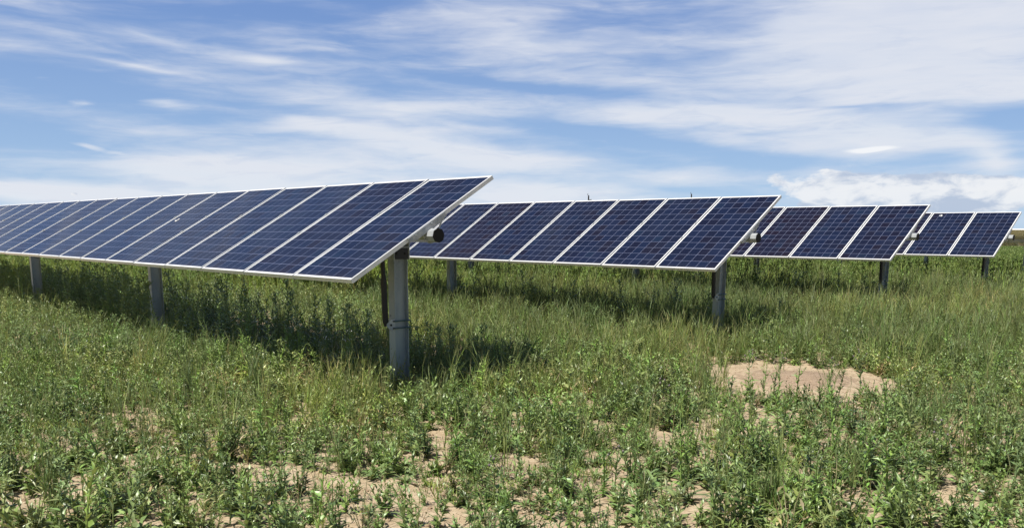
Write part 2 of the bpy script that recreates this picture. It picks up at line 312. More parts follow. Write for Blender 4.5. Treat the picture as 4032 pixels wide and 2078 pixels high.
def tracker(X, Y, Z, tilt, nmod, posts, label, slope=0.0027, cables=False, flat=False, drop=None):
    t = empty('solar_tracker', (X, Y, 0), RZ)
    tag(t, label, 'solar tracker', 'parallel rows of solar trackers')
    zc = Z + CAMH                       # height of the middle of the glass plane at the row end
    # the glass plane turns about the tube: horizontal offset of tube under it
    st, ct = math.sin(tilt), math.cos(tilt)
    tx, tz = st * TUBE_D, -ct * TUBE_D
    for k in range(nmod):
        o = link_mesh('solar_panel', ME_F, t); o.location = (0, k * PITCHM, zc + slope * k * PITCHM); o.rotation_euler = (rng.normal(0, .0006), -tilt + rng.normal(0, .0022), 0)
        link_mesh('solar_cells', ME_G, o)
        if flat or k < 6: link_mesh('junction_box', ME_J, o)
        if 0 < k < 16:
            for sx in (-0.19, 0.217): link_mesh('panel_clamp', ME_C, o).location = (sx, 0, 0)
        if drop and k == int(drop[1] / PITCHM):
            g_ = MB(); r_ = np.random.default_rng(5)
            for q in range(9):
                cx, cy_ = drop[0] + r_.normal(0, .035), drop[1] - k * PITCHM + r_.normal(0, .02); rr = r_.uniform(.006, .02)
                g_.add([(cx + rr * math.cos(a) * (1 + .3 * r_.random()), cy_ + rr * math.sin(a), .0005) for a in np.linspace(0, 5.5, 8)], [tuple(range(8))])
            bd = g_.build('bird_dropping', drop_m, o); bd['kind'] = 'stuff'
    Ltot = nmod * PITCHM
    zt = lambda y: zc + tz + slope * y
    mb = MB(); mb.tube((tx, -0.110, zt(-0.1)), (tx, Ltot + .1, zt(Ltot)), TUBE_R, n=8, ph=math.pi / 8 - tilt)
    tube = mb.build('torque_tube', galv, t)
    cp = MB(); cp.tube((tx, -0.118, zt(-.1)), (tx, -0.1095, zt(-.1)), TUBE_R + 0.003, n=8, ph=math.pi / 8 - tilt); cp.build('end_cap', black, tube)
    # panel rails: channel under each joint, strapped round the tube
    Rm = lambda y: Matrix.Translation((0, y, zc + slope * y)) @ Matrix.Rotation(-tilt, 4, 'Y')
    for k in range(0, min(nmod + 1, 18)):
        y = k * PITCHM - 0.010
        m = Rm(y)
        mb = MB()
        if k == 0:
            mb.box(-0.26, 0.25, -0.006, 0.0035, -0.047, -0.003, m)          # end plate over the frame side
            mb.box(-0.245, 0.235, -0.004, 0.035, -0.052, -0.048, m)
            mb.box(-0.22, 0.215, -0.004, -0.001, -0.066, -0.0525, m)
            mb.tube(m @ Vector((0.06, -0.006, -0.025)), m @ Vector((0.06, -0.014, -0.025)), 0.011, n=6)
            mb.tube(m @ Vector((-0.16, -0.006, -0.025)), m @ Vector((-0.16, -0.012, -0.025)), 0.008, n=6)
        else:
            mb.box(-0.24, 0.24, -0.02, 0.02, -0.054, -0.0425, m)
        for sx in (-1, 1):                                                     # gusset legs down to the tube sides
            a = [(sx * 0.215, -0.052), (sx * 0.195, -0.052), (sx * 0.055, -TUBE_D - 0.02), (sx * 0.062, -TUBE_D - 0.035)]
            v = [m @ Vector((p[0], yy, p[1])) for yy in (0.004, 0.012) for p in a]
            mb.add(v, [(0, 1, 2, 3), (7, 6, 5, 4), (0, 4, 5, 1), (1, 5, 6, 2), (2, 6, 7, 3), (3, 7, 4, 0)])
        pts = [m @ Vector((math.cos(q) * (TUBE_R + .006), 0.02, -TUBE_D + math.sin(q) * (TUBE_R + .006))) for q in np.linspace(math.pi * 0.95, math.pi * 2.05, 9)]
        pts = [m @ Vector((-0.075, .02, -0.055))] + pts + [m @ Vector((0.075, .02, -0.055))]
        mb.path(pts, 0.005, n=6)
        mb.build('mounting_bracket', galv, t)
    for j, y in enumerate(posts):
        zb = zt(y)
        p = i_beam(tx, y, zb - 0.125).build('post', pile, t)
        mb = MB()                                                            # bearing saddle
        for sx in (-1, 1):
            mb.box(tx + sx * 0.092 - 0.004, tx + sx * 0.092 + 0.004, y - 0.07, y + 0.07, zb - 0.24, zb - 0.075)
            for zz in (-0.215, -0.16): mb.tube((tx + sx * 0.094, y + .035, zb + zz), (tx + sx * 0.11, y + .035, zb + zz), 0.011, n=6); mb.tube((tx + sx * 0.094, y - .035, zb + zz), (tx + sx * 0.11, y - .035, zb + zz), 0.011, n=6)
        mb.box(tx - 0.088, tx + 0.088, y - 0.065, y + 0.065, zb - 0.124, zb - 0.116)
        mb.box(tx - 0.006, tx + 0.006, y - 0.05, y + 0.05, zb - 0.116, zb - 0.082)
        mb.box(tx - 0.085, tx + 0.085, y - 0.06, y + 0.06, zb - 0.081, zb - 0.074)
        sd = mb.build('bearing_saddle', galv, p)
        mb = MB(); mb.tube((tx, y - 0.035, zb), (tx, y + 0.035, zb), 0.088, n=24); mb.build('bearing', black, p)
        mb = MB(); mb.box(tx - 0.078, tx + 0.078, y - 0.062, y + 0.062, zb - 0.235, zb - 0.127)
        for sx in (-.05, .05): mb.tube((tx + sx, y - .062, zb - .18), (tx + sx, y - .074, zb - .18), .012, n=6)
        mb.build('post_top_shade', dark_paint, p)  # dark box added to stand in for shade at the post top
        if j == 0 and not flat:                                              # damper and its clamp on the first post
            zd = 0.70
            bx = tx - 0.085
            mb = MB()
            mb.tube((bx - 0.085, y - .01, zd + 0.02), (bx - 0.100, y - .01, zd + 0.46), 0.030, n=16)
            mb.tube((bx - 0.100, y - .01, zd + 0.455), (bx - 0.108, y - .01, zc - 0.22), 0.022, n=16)
            mb.tube((bx - 0.082, y - .01, zd - 0.012), (bx - 0.085, y - .01, zd + 0.021), 0.022, n=12)
            mb.build('damper', dark_paint, t, smooth=False)
            mb = MB()
            mb.add([(bx - 0.004, y - .05, zd - .055), (bx - 0.004, y - .05, zd + .055), (bx - .045, y - .05, zd + .055), (bx - .098, y - .05, zd + .012), (bx - .098, y - .05, zd - .012), (bx - .045, y - .05, zd - .055),
                    (bx - 0.004, y - .044, zd - .055), (bx - 0.004, y - .044, zd + .055), (bx - .045, y - .044, zd + .055), (bx - .098, y - .044, zd + .012), (bx - .098, y - .044, zd - .012), (bx - .045, y - .044, zd - .055)],
                   [(0, 1, 2, 3, 4, 5), (11, 10, 9, 8, 7, 6), (0, 6, 7, 1), (1, 7, 8, 2), (2, 8, 9, 3), (3, 9, 10, 4), (4, 10, 11, 5), (5, 11, 6, 0)])
            mb.box(bx - 0.0045, bx - 0.0005, y - 0.05, y + 0.05, zd - 0.055, zd + 0.055)
            br = mb.build('damper_bracket', galv, t)
            mb = MB()
            for (px_, pz) in ((-.05, 0), (-.02, .035), (-.02, -.035)): mb.tube((bx + px_, y - .0505, zd + pz), (bx + px_, y - .058, zd + pz), 0.011 if pz == 0 else .007, n=8)
            mb.build('bolt', dark_paint, br)
            mb = MB()
            for dz in (-0.035, 0.035):
                hw, hd = 0.060, 0.089
                mb.path([(bx - .012, y - hw, zd + dz), (bx + hd * 2 + .004, y - hw, zd + dz), (bx + hd * 2 + .004, y + hw, zd + dz), (bx - .012, y + hw, zd + dz)], 0.0075, n=8)
            mb.build('strap_rod', rod_m, br)
    if cables:
        for (y, dl, dp) in ((8.1, .5, .13), (9.4, .6, .11), (11.2, .8, .10), (13.0, .7, .12), (5.6, .5, .10)):
            mb = MB(); m = Rm(y); pts = []
            for q in np.linspace(0, 1, 9): pts.append(m @ Vector((-0.93, dl * (q - .5), -0.032)) + Vector((0, 0, -dp * 4 * q * (1 - q) * 0.5)))
            mb.path(pts, 0.0045, n=6); mb.build('cable', black, t)
    return t
rowdat = [(-.8173, 8.1697, .0798, .5246), (3.3374, 12.2709, .0556, .5613), (7.4877, 16.3584, .0803, .5581), (11.5186, 20.2219, .0629, .5557)]
labels = ['nearest and largest tracker row, its end panel rising highest near the centre',
          'second tracker row from the front, its end post standing behind the bare soil patch',
          'third tracker row from the front, its purple-tinted panel second from its end',
          'fourth tracker row at the right edge, only two whole blue panels in view']
DROP = {-1: (0.15849395,5.86007176), 12: (0.85618705,1.78053284)}
for (x, y, z, tl), n, ps, lb, cb_ in zip(rowdat, (28, 40, 40, 32), ([.53, 6.64, 12.66, 18.7, 24.8], [.48, 6.6, 12.6, 18.7, 24.8, 30.9, 37], [.46, 6.5, 12.6, 18.7, 24.8, 30.9, 37], [.43, 6.5, 12.6, 18.7, 24.8, 30.9]), labels, (1, 0, 0, 0)):
    tracker(x, y, z, tl, n, ps, lb, cables=bool(cb_), drop=DROP.get(round(x)))
dv = Vector((-math.cos(PSI), math.sin(PSI))); uv = Vector((math.sin(PSI), math.cos(PSI)))
far_labels = ['far tracker row tilted the other way, brown underside visible at the right edge',
              'tracker row behind the brown underside, only thin grey posts seen below it',
              'farthest tracker row, thin posts barely seen before the pale dry field']
for j in range(3):
    p = Vector((11.5186, 20.2219)) + uv * 5.84 * (j + 1) + dv * (0.62 if j == 0 else 0.0)
    tracker(p.x, p.y, -0.02 - .01 * j, -0.24, (14, 14, 14)[j], [.53, 6.1, 12.1], far_labels[j], flat=True)

# utility poles standing far beyond the rows
def util_pole(x, y, h, label, nub):
    t = empty('utility_pole', (x, y, 0)); tag(t, label, 'utility pole', 'utility poles beyond the panels')
    mb = MB(); mb.tube((0, 0, -0.5), (0.04, 0, h), 0.13, 0.085, n=10); mb.build('pole', wood, t)
    mb = MB(); mb.tube((0.02, 0, h - nub - .0), (0.42, 0, h - nub + .03), 0.045, n=8); mb.build('crossarm', wood, t)
    mb = MB(); mb.tube((-0.06, 0, h), (-0.06, 0, h + .22), 0.035, n=8); mb.build('insulator', wood, t)
util_pole(110 * 289 / 3363, 110, 6.35, 'dark utility pole with a short side arm, above the left part of the second row', .55)
util_pole(124 * 684 / 3363, 124, 7.25, 'dark utility pole tip without a visible arm, farther right above the second row', 1.6)

# ---------------------------------------------------------------- ground
def vnoise2(x, y, seed=0):
    """value noise, numpy"""
    xi = np.floor(x).astype(np.int64); yi = np.floor(y).astype(np.int64); xf = x - xi; yf = y - yi
    def h(a, b):
        n = (a * 374761393 + b * 668265263 + seed * 2147483647 % 1013904223) & 0xffffffff
        n = ((n ^ (n >> 13)) * 1274126177) & 0xffffffff
        return ((n ^ (n >> 16)) & 0xffff) / 65535.0
    sx = xf * xf * (3 - 2 * xf); sy = yf * yf * (3 - 2 * yf)
    return (h(xi, yi) * (1 - sx) + h(xi + 1, yi) * sx) * (1 - sy) + (h(xi, yi + 1) * (1 - sx) + h(xi + 1, yi + 1) * sx) * sy
def fbm(x, y, o=4, seed=0):
    s = 0; a = 1; t = 0
    for i in range(o): s = s + a * vnoise2(x * 2 ** i + 17.3 * i, y * 2 ** i - 9.1 * i, seed + i); t += a; a *= 0.5
    return s / t
def ell(x, y, cx, cy, rx, ry): return np.sqrt(((x - cx) / rx) ** 2 + ((y - cy) / ry) ** 2)
MOUND = (3.22, 9.45, .62, .5)
def gz(x, y):
    near = np.clip((40 - y) / 30, 0, 1)
    z = (fbm(x * 1.3, y * 1.3, 3, 3) - .5) * .07 * near + (fbm(x * 7, y * 7, 3, 8) - .5) * .028 * near
    m = ell(x, y, *MOUND); z = z + .085 * np.exp(-m ** 2 * 1.6)
    return z
def axis(fine0, fine1, step, far, g=1.12):
    a = list(np.arange(fine0, fine1, step)); s = step; p = a[-1]
    while p < far: s *= g; p += s; a.append(p)
    s = step; p = a[0]; b = []
    while p > -far: s *= g; p -= s; b.append(p)
    return np.array(b[::-1] + a)
xs = axis(-8, 8, .04, 3000); ys = axis(3.2, 14, .04, 3500)
GX, GY = np.meshgrid(xs, ys); GZ = gz(GX, GY)
nx, ny = len(xs), len(ys)
def fast_mesh(name, V, F, mats, colors=None, quads=False, smooth=False):
    me = bpy.data.meshes.new(name); k = 4 if quads else 3
    me.vertices.add(len(V)); me.vertices.foreach_set('co', V.astype(np.float32).ravel())
    me.loops.add(len(F) * k); me.loops.foreach_set('vertex_index', F.astype(np.int32).ravel())
    me.polygons.add(len(F)); me.polygons.foreach_set('loop_start', np.arange(len(F), dtype=np.int32) * k)
    if smooth: me.polygons.foreach_set('use_smooth', np.ones(len(F), bool))
    me.update(calc_edges=True)
    if colors is not None:
        a = me.color_attributes.new('tint', 'FLOAT_COLOR', 'POINT')
        cc = np.ones((len(V), 4), np.float32); cc[:, :3] = colors; a.data.foreach_set('color', cc.ravel())
    for m in mats: me.materials.append(m)
    return me
idx = np.arange(nx * ny).reshape(ny, nx)
F = np.stack([idx[:-1, :-1], idx[:-1, 1:], idx[1:, 1:], idx[1:, :-1]], -1).reshape(-1, 4)
V = np.stack([GX, GY, GZ], -1).reshape(-1, 3)
def soil_material():
    m, t, b = mat('dry_tan_soil')
    tc = N(t, 'ShaderNodeTexCoord'); co = tc.outputs['Object']
    def nz(sc, d=5, r=.6):
        n = N(t, 'ShaderNodeTexNoise'); n.inputs['Scale'].default_value = sc; n.inputs['Detail'].default_value = d; n.inputs['Roughness'].default_value = r; link(t, co, n.inputs[0]); return n.outputs['Fac']
    n1, n2, n3 = nz(1.1), nz(9, 6, .65), nz(60, 4, .7)
    c = MIX(t, MR(t, n1, .35, .7), (0.49, 0.385, 0.255), (0.39, 0.30, 0.195))
    c = MIX(t, MR(t, n2, .42, .66), c, (0.57, 0.465, 0.325))
    c = MIX(t, MR(t, n3, .55, .75, 0, .55), c, (0.26, 0.175, 0.10))
    s = N(t, 'ShaderNodeSeparateXYZ'); link(t, co, s.inputs[0])
    mp = N(t, 'ShaderNodeMapping', vector_type='TEXTURE'); mp.inputs['Location'].default_value = (MOUND[0], MOUND[1], 0); mp.inputs['Scale'].default_value = (.8, .75, 100); link(t, co, mp.inputs[0])
    ln = N(t, 'ShaderNodeVectorMath', operation='LENGTH'); link(t, mp.outputs[0], ln.inputs[0])
    mo = MR(t, M(t, 'ADD', ln.outputs['Value'], M(t, 'MULTIPLY', M(t, 'SUBTRACT', n2, .5), 1.2)), .6, 1.05, 1, 0)
    c = MIX(t, M(t, 'MULTIPLY', mo, .85), c, MIX(t, MR(t, n3, .4, .6), (0.40, 0.30, 0.21), (0.27, 0.195, 0.14)))
    # dry pale field beyond the array, green field before it
    far = MR(t, s.outputs[1], 85, 120)
    mid = MR(t, s.outputs[1], 22, 40)
    c = MIX(t, mid, c, (0.10, 0.125, 0.045))
    c = MIX(t, far, c, (0.52, 0.46, 0.27))
    link(t, c, b.inputs['Base Color']); b.inputs['Roughness'].default_value = .95; b.inputs['Specular IOR Level'].default_value = .15
    hgt = M(t, 'ADD', M(t, 'MULTIPLY', n2, .7), M(t, 'MULTIPLY', n3, .3))
    bp = N(t, 'ShaderNodeBump'); bp.inputs['Strength'].default_value = .9; bp.inputs['Distance'].default_value = .03
    link(t, hgt, bp.inputs['Height']); link(t, bp.outputs[0], b.inputs['Normal'])
    return m
g = link_mesh('ground', fast_mesh('ground', V, F, [soil_material()], quads=True, smooth=True)); tag(g, kind='structure')

# ---------------------------------------------------------------- vegetation kit (numpy)
def leaf_material(name, trans=.15, spec=.5, rough=.36):
    m, t, b = mat(name)
    a = N(t, 'ShaderNodeAttribute', attribute_name='tint')
    geo = N(t, 'ShaderNodeNewGeometry')
    n = N(t, 'ShaderNodeTexNoise'); n.inputs['Scale'].default_value = 23; n.inputs['Detail'].default_value = 2
    tc = N(t, 'ShaderNodeTexCoord'); link(t, tc.outputs['Object'], n.inputs[0])
    c = MIX(t, MR(t, n.outputs['Fac'], .3, .7, .0, .40), a.outputs['Color'], (0.27, 0.35, 0.12))
    c = MIX(t, M(t, 'MULTIPLY', geo.outputs['Backfacing'], .22), c, (0.26, 0.30, 0.19))
    link(t, c, b.inputs['Base Color']); b.inputs['Roughness'].default_value = rough; b.inputs['Specular IOR Level'].default_value = spec
    tr = N(t, 'ShaderNodeBsdfTranslucent'); link(t, MIX(t, .5, c, (0.30, 0.38, 0.05)), tr.inputs[0])
    mx = N(t, 'ShaderNodeMixShader'); mx.inputs[0].default_value = trans
    link(t, b.outputs[0], mx.inputs[1]); link(t, tr.outputs[0], mx.inputs[2])
    link(t, mx.outputs[0], t.nodes['Material Output'].inputs[0])
    return m
leafm = leaf_material('weed_leaf'); grassm = leaf_material('grass_blade', .25, .3, .45); strawm = simple('dry_straw', (0.55, 0.44, 0.27), .8)

class Geo:
    def __init__(s): s.v = []; s.f = []; s.c = []; s.n = 0
    def add(s, v, f, c):
        v = np.asarray(v, float); s.v.append(v); s.f.append(np.asarray(f) + s.n); s.c.append(np.tile(np.asarray(c, float), (len(v), 1)) if np.ndim(c) == 1 else c); s.n += len(v)
    def get(s): return np.concatenate(s.v), np.concatenate(s.f), np.concatenate(s.c)
def rotz(v, a): c, s_ = math.cos(a), math.sin(a); return np.stack([v[:, 0] * c - v[:, 1] * s_, v[:, 0] * s_ + v[:, 1] * c, v[:, 2]], 1)
def leaf(g, base, phi, pitch, L, Wd, col, seg=3, droop=.5, lobed=False, fold=.25, roll=0.0):
    """curved, V-folded blade: three vertices per section"""
    s = np.linspace(0, 1, seg + 1)
    ang = pitch - droop * s * 1.6
    dx = np.cos(ang); dz = np.sin(ang)
    x = np.concatenate([[0], np.cumsum(dx[:-1])]) * L / seg; z = np.concatenate([[0], np.cumsum(dz[:-1])]) * L / seg
    w = Wd * .5 * np.sin(np.pi * np.clip(s * .88 + .10, 0, 1)) ** .8
    w[-1] = Wd * .03
    if lobed: w[1::2] *= 1.25; w[2::2] *= .55
    wl = w * (1 + .25 * (rng.random(seg + 1) - .5)); wr = w * (1 + .25 * (rng.random(seg + 1) - .5))
    nx_, nz_ = -np.sin(ang), np.cos(ang)
    cr_, sr_ = math.cos(roll), math.sin(roll)
    mid = np.stack([x, 0 * x, z], 1)
    lf = np.stack([x + nx_ * (w * fold + wl * sr_), wl * cr_, z + nz_ * (w * fold + wl * sr_)], 1)
    rt = np.stack([x + nx_ * (w * fold - wr * sr_), -wr * cr_, z + nz_ * (w * fold - wr * sr_)], 1)
    v = np.concatenate([mid, lf, rt]); k = seg + 1
    f = []
    for i in range(seg):
        f += [(i, i + 1, k + i + 1), (i, k + i + 1, k + i), (i, 2 * k + i, 2 * k + i + 1), (i, 2 * k + i + 1, i + 1)]
    v = rotz(v, phi) + np.asarray(base)
    g.add(v, f, col)
def ribbon(g, pts, w0, w1, col, phi):
    pts = np.asarray(pts, float); k = len(pts); w = np.linspace(w0, w1, k) / 2
    d = np.array([-math.sin(phi), math.cos(phi), 0])
    v = np.concatenate([pts + d * w[:, None], pts - d * w[:, None]])
    f = []
    for i in range(k - 1): f += [(i, k + i, k + i + 1), (i, k + i + 1, i + 1)]
    g.add(v, f, col)
def stem(g, pts, r0, r1, col):
    pts = np.asarray(pts, float); k = len(pts); r = np.linspace(r0, r1, k)
    v = []; f = []
    for j in range(3):
        a = 2.1 * j; v.append(pts + np.stack([r * math.cos(a), r * math.sin(a), 0 * r], 1))
    v = np.concatenate(v)
    for j in range(3):
        j2 = (j + 1) % 3
        for i in range(k - 1): f += [(j * k + i, j2 * k + i, j2 * k + i + 1), (j * k + i, j2 * k + i + 1, j * k + i + 1)]
    g.add(v, f, col)
def jit(c, a=.18): return np.clip(np.array(c) * (1 + a * (rng.random(3) - .5)) * (1 + a * (rng.random() - .5) * 1.6), 0, 1)
GREEN = (0.215, 0.325, 0.078); GREY = (0.260, 0.350, 0.130); DEEP = (0.085, 0.140, 0.040); LIME = (0.290, 0.350, 0.060); WHEAT = (0.245, 0.335, 0.085); PALE = (0.30, 0.33, 0.15); STRAW = (0.46, 0.38, 0.20)
def weed(h=.2, ns=5, nl=9, col=GREEN, ll=.075, wl=.024, seg=3, lobed=True, spread=.5, simple_stem=False, gl=None, gs=None):
    g = gl or Geo(); gs = gs or g
    for s_ in range(ns):
        ph = rng.random() * 6.28; lean = spread * (rng.random() ** .7) * (0 if s_ == 0 else 1); hh = h * (.6 + .5 * rng.random()) * (1.15 if s_ == 0 else 1)
        q = np.linspace(0, 1, 4)
        pts = np.stack([np.cos(ph) * hh * lean * q, np.sin(ph) * hh * lean * q, hh * q - .0 * q], 1); pts[:, 2] *= math.cos(lean * .7)
        c = jit(col)
        if simple_stem: ribbon(gs, pts, .006, .003, c * .9, ph)
        else: stem(gs, pts, .0035, .0015, c * .95)
        for i in range(nl):
            u = (i + .4) / nl; b = pts[0] + (pts[-1] - pts[0]) * u
            sz = (1.15 - .75 * u) * (.75 + .5 * rng.random())
            leaf(g, b, rng.random() * 6.28 if False else i * 2.4 + rng.normal(0, .35) + ph, rng.normal(.25 + .75 * u, .22), ll * sz, wl * sz, jit(c, .22), seg, rng.normal(.35, .25), lobed, roll=rng.normal(0, .35))
    return g
def thistle(h=.7, col=GREY, nl=26, nb=4, seg=3, gl=None, gs=None, buds=None, ll=.10, wl=.022):
    g = gl or Geo(); gs = gs or g
    lean = rng.normal(0, .06, 2); q = np.linspace(0, 1, 6)
    pts = np.stack([lean[0] * h * q ** 2, lean[1] * h * q ** 2, h * q], 1); c = jit(col)
    stem(gs, pts, .0055, .0025, c * .9)
    def P(u): return np.array([lean[0] * h * u * u, lean[1] * h * u * u, h * u])
    for i in range(nl):
        u = (i + .5) / nl; sz = (1.2 - .75 * u) * (.7 + .5 * rng.random())
        leaf(g, P(u), i * 2.4 + rng.normal(0, .3), rng.normal(.45 + .4 * u, .2), ll * sz, wl * sz, jit(c, .2), seg, rng.normal(.4, .2), True, roll=rng.normal(0, .3))
    for j in range(nb):
        u = .45 + .5 * rng.random(); ph = rng.random() * 6.28; bl = h * .28 * (1.2 - u) / .6; b = P(u)
        e = b + np.array([math.cos(ph) * .55, math.sin(ph) * .55, .8]) * bl
        stem(gs, [b, (b + e) / 2 + [0, 0, -.01], e], .003, .0015, c * .9)
        for i in range(7):
            uu = (i + .6) / 7; leaf(g, b + (e - b) * uu, i * 2.4, rng.normal(.6, .2), ll * .55 * (1.1 - .5 * uu), wl * .7, jit(c, .2), 2, .3, False)
        if buds is not None: bud(buds, e)
    if buds is not None: bud(buds, P(1.0))
    return g
def bud(g, p, r=.010, col=(0.22, 0.15, 0.20)):
    p = np.asarray(p); k = 5; a = np.arange(k) * 6.283 / k
    ring = np.stack([np.cos(a) * r, np.sin(a) * r, 0 * a], 1) + p + [0, 0, r]
    v = np.concatenate([[p], ring, [p + [0, 0, 2.2 * r]]])
    f = [(0, 1 + (i + 1) % k, 1 + i) for i in range(k)] + [(k + 1, 1 + i, 1 + (i + 1) % k) for i in range(k)]
    g.add(v, f, col)
def barley(h=.45, nt=9, col=WHEAT, heads=.7, wide=1.0, spread=.18, seg=4, blades=2, gl=None):
    g = gl or Geo()
    for s_ in range(nt):
        ph = rng.random() * 6.28; b0 = rng.normal(0, .03, 2); lean = abs(rng.normal(0, spread)); hh = h * (.65 + .5 * rng.random())
        q = np.linspace(0, 1, seg); dx = hh * lean * q ** 1.8
        pts = np.stack([b0[0] + np.cos(ph) * dx, b0[1] + np.sin(ph) * dx, hh * q * (1 - .15 * lean)], 1)
        c = jit(col, .3); c = c * .6 + np.array(STRAW) * .4 if rng.random() < .08 else c
        ribbon(g, pts, .0045 * wide, .003 * wide, c, rng.random() * 3.14)
        for i in range(blades):
            u = .1 + .6 * rng.random(); b = pts[0] + (pts[-1] - pts[0]) * u; b[:2] = pts[0, :2] + (pts[-1, :2] - pts[0, :2]) * u ** 1.8
            p2 = rng.random() * 6.28; L = h * (.30 + .3 * rng.random()); k = np.linspace(0, 1, 4); dr = .05 + .4 * rng.random()
            up = 1.3 + rng.normal(0, .18); an = up - dr * 1.4 * k ** 1.5
            xx = np.concatenate([[0], np.cumsum(np.cos(an[:-1]))]) * L / 3; zz = np.concatenate([[0], np.cumsum(np.sin(an[:-1]))]) * L / 3
            bp = np.stack([b[0] + np.cos(p2) * xx, b[1] + np.sin(p2) * xx, b[2] + zz], 1)
            ribbon(g, bp, .009 * wide, .001, c, p2)
        if rng.random() < heads:
            e = pts[-1]; dirv = (pts[-1] - pts[-2]); dirv /= np.linalg.norm(dirv) + 1e-9; dirv += [math.cos(ph) * .25, math.sin(ph) * .25, 0]
            hl = .07 + .02 * rng.random(); hc = jit(PALE, .25) if rng.random() < .6 else c * 1.15
            for a in (0, 1.57):
                ribbon(g, [e, e + dirv * hl * .35, e + dirv * hl * .8, e + dirv * hl], .006 * wide, .004 * wide, hc, a + ph)
                sp = np.array([math.cos(a + ph), math.sin(a + ph), 0])
            for k2 in range(3):
                a = rng.random() * 6.28
                ribbon(g, [e + dirv * hl * .4, e + dirv * (hl + .07) + np.array([math.cos(a), math.sin(a), 0]) * .022], .0022 * wide, .0006, hc, a)
    return g
def feather(h=.16, col=LIME, n=40):
    g = Geo()
    for i in range(n):
        a = rng.random() * 6.28; r = .07 * rng.random() ** .5; z = h * (.25 + .75 * rng.random()) * (1 - r * 4)
        leaf(g, (math.cos(a) * r, math.sin(a) * r, max(z, .01)), rng.random() * 6.28, rng.normal(.8, .3), .035 + .02 * rng.random(), .006, jit(col, .25), 2, .3, False)
    for i in range(5):
        a = rng.random() * 6.28; stem(g, [(0, 0, 0), (math.cos(a) * .04, math.sin(a) * .04, h * .8)], .003, .001, jit(col))
    return g
def scatter(name, protos, xy, which, scale, rot, tilt, tint, mats):
    """real mesh of every plant, written in one go"""
    VV, FF, CC, n = [], [], [], 0
    P3 = np.stack([xy[:, 0], xy[:, 1], gz(xy[:, 0], xy[:, 1]) - .004], 1)
    for k, (pv, pf, pc) in enumerate(protos):
        sel = np.where(which == k)[0]
        if not len(sel): continue
        c, s_ = np.cos(rot[sel])[:, None], np.sin(rot[sel])[:, None]
        v = pv[None] * scale[sel][:, None, :]
        x = v[..., 0] * c - v[..., 1] * s_; y = v[..., 0] * s_ + v[..., 1] * c; z = v[..., 2]
        x = x + z * tilt[sel, 0][:, None]; y = y + z * tilt[sel, 1][:, None]
        W_ = np.stack([x, y, z], -1) + P3[sel][:, None]
        VV.append(W_.reshape(-1, 3)); m = len(sel)
        FF.append((pf[None] + (np.arange(m) * len(pv))[:, None, None] + n).reshape(-1, 3)); n += m * len(pv)
        CC.append((pc[None] * tint[sel][:, None, :]).reshape(-1, 3))
    V = np.concatenate(VV); F = np.concatenate(FF); Cc = np.clip(np.concatenate(CC), 0, 1)
    print(name, 'plants', len(xy), 'tris', len(F))
    return link_mesh(name, fast_mesh(name, V, F, mats, Cc))
HALF = 2016 / 3363.5
def region(y0, y1, dens, margin=.6):
    """uniform random points in the part of the field the picture can see (a bit wider)"""
    A = (HALF + .0) * (y1 ** 2 - y0 ** 2) + 2 * margin * (y1 - y0)
    n = int(A * dens); y = np.sqrt(rng.random(n) * (y1 ** 2 - y0 ** 2) + y0 ** 2)
    x = (rng.random(n) * 2 - 1) * (HALF * y * 1.04 + margin)
    return np.stack([x, y], 1)
cosP, sinP = math.cos(PSI), math.sin(PSI)
def UD(x, y): return sinP * x + cosP * y, -cosP * x + sinP * y      # across-row and along-row coordinates
BARE = [(2.95, 9.4, .8, 1.3, 3.0), (3.5, 9.3, .74, 1.0, 3.0), (1.45, 7.9, .22, .3, .8), (1.6, 6.85, .38, .24, .9), (.12, 5.9, .3, .32, .9), (-.62, 4.95, .25, .25, .9), (-1.55, 5.45, .36, .36, .9),
        (-3.2, 7.15, .55, .45, .8), (-2.75, 8.75, .3, .45, .6), (3.75, 7.6, .16, .3, .8), (2.2, 4.8, .26, .2, .8), (2.15, 5.55, .2, .24, .8), (.1, 7.55, .28, .35, .8), (.75, 5.85, .24, .3, .8),
        (-2.3, 6.5, .3, .3, .7), (-2.55, 4.75, .3, .22, .9), (-.5, 6.6, .26, .3, .7), (1.15, 5.0, .2, .2, .7), (3.0, 6.3, .25, .25, .6), (-1.0, 7.5, .3, .3, .6)]
def bare(x, y):
    b = np.zeros_like(x)
    wx = x + (fbm(x * 2.2, y * 2.2, 3, 21) - .5) * .55; wy = y + (fbm(x * 2.2 + 50, y * 2.2, 3, 22) - .5) * .7
    for cx, cy_, rx, ry, w in [(b[0], b[1], b[2] * (1 if b[2] > .7 else .86), b[3] * (1 if b[2] > .7 else .86), b[4]) for b in BARE]: b = np.maximum(b, w * np.clip(2.4 - 2.1 * ell(wx, wy, cx, cy_, rx, ry), 0, 1))
    return np.clip(b, 0, 1)
def keep(xy, p): return xy[rng.random(len(xy)) < p]
def common(n, nk, s0, s1, tl=.12, tint=.16, zs=None):
    sc = (s0 + (s1 - s0) * rng.random(n))[:, None] * np.ones(3)
    if zs is not None: sc[:, 2] *= zs
    tn = (1 + tint * (rng.random((n, 1)) - .5) * 2) * (1 + tint * .5 * (rng.random((n, 3)) - .5))
    return rng.integers(0, nk, n), sc, rng.random(n) * 6.28, rng.normal(0, tl, (n, 2)), tn

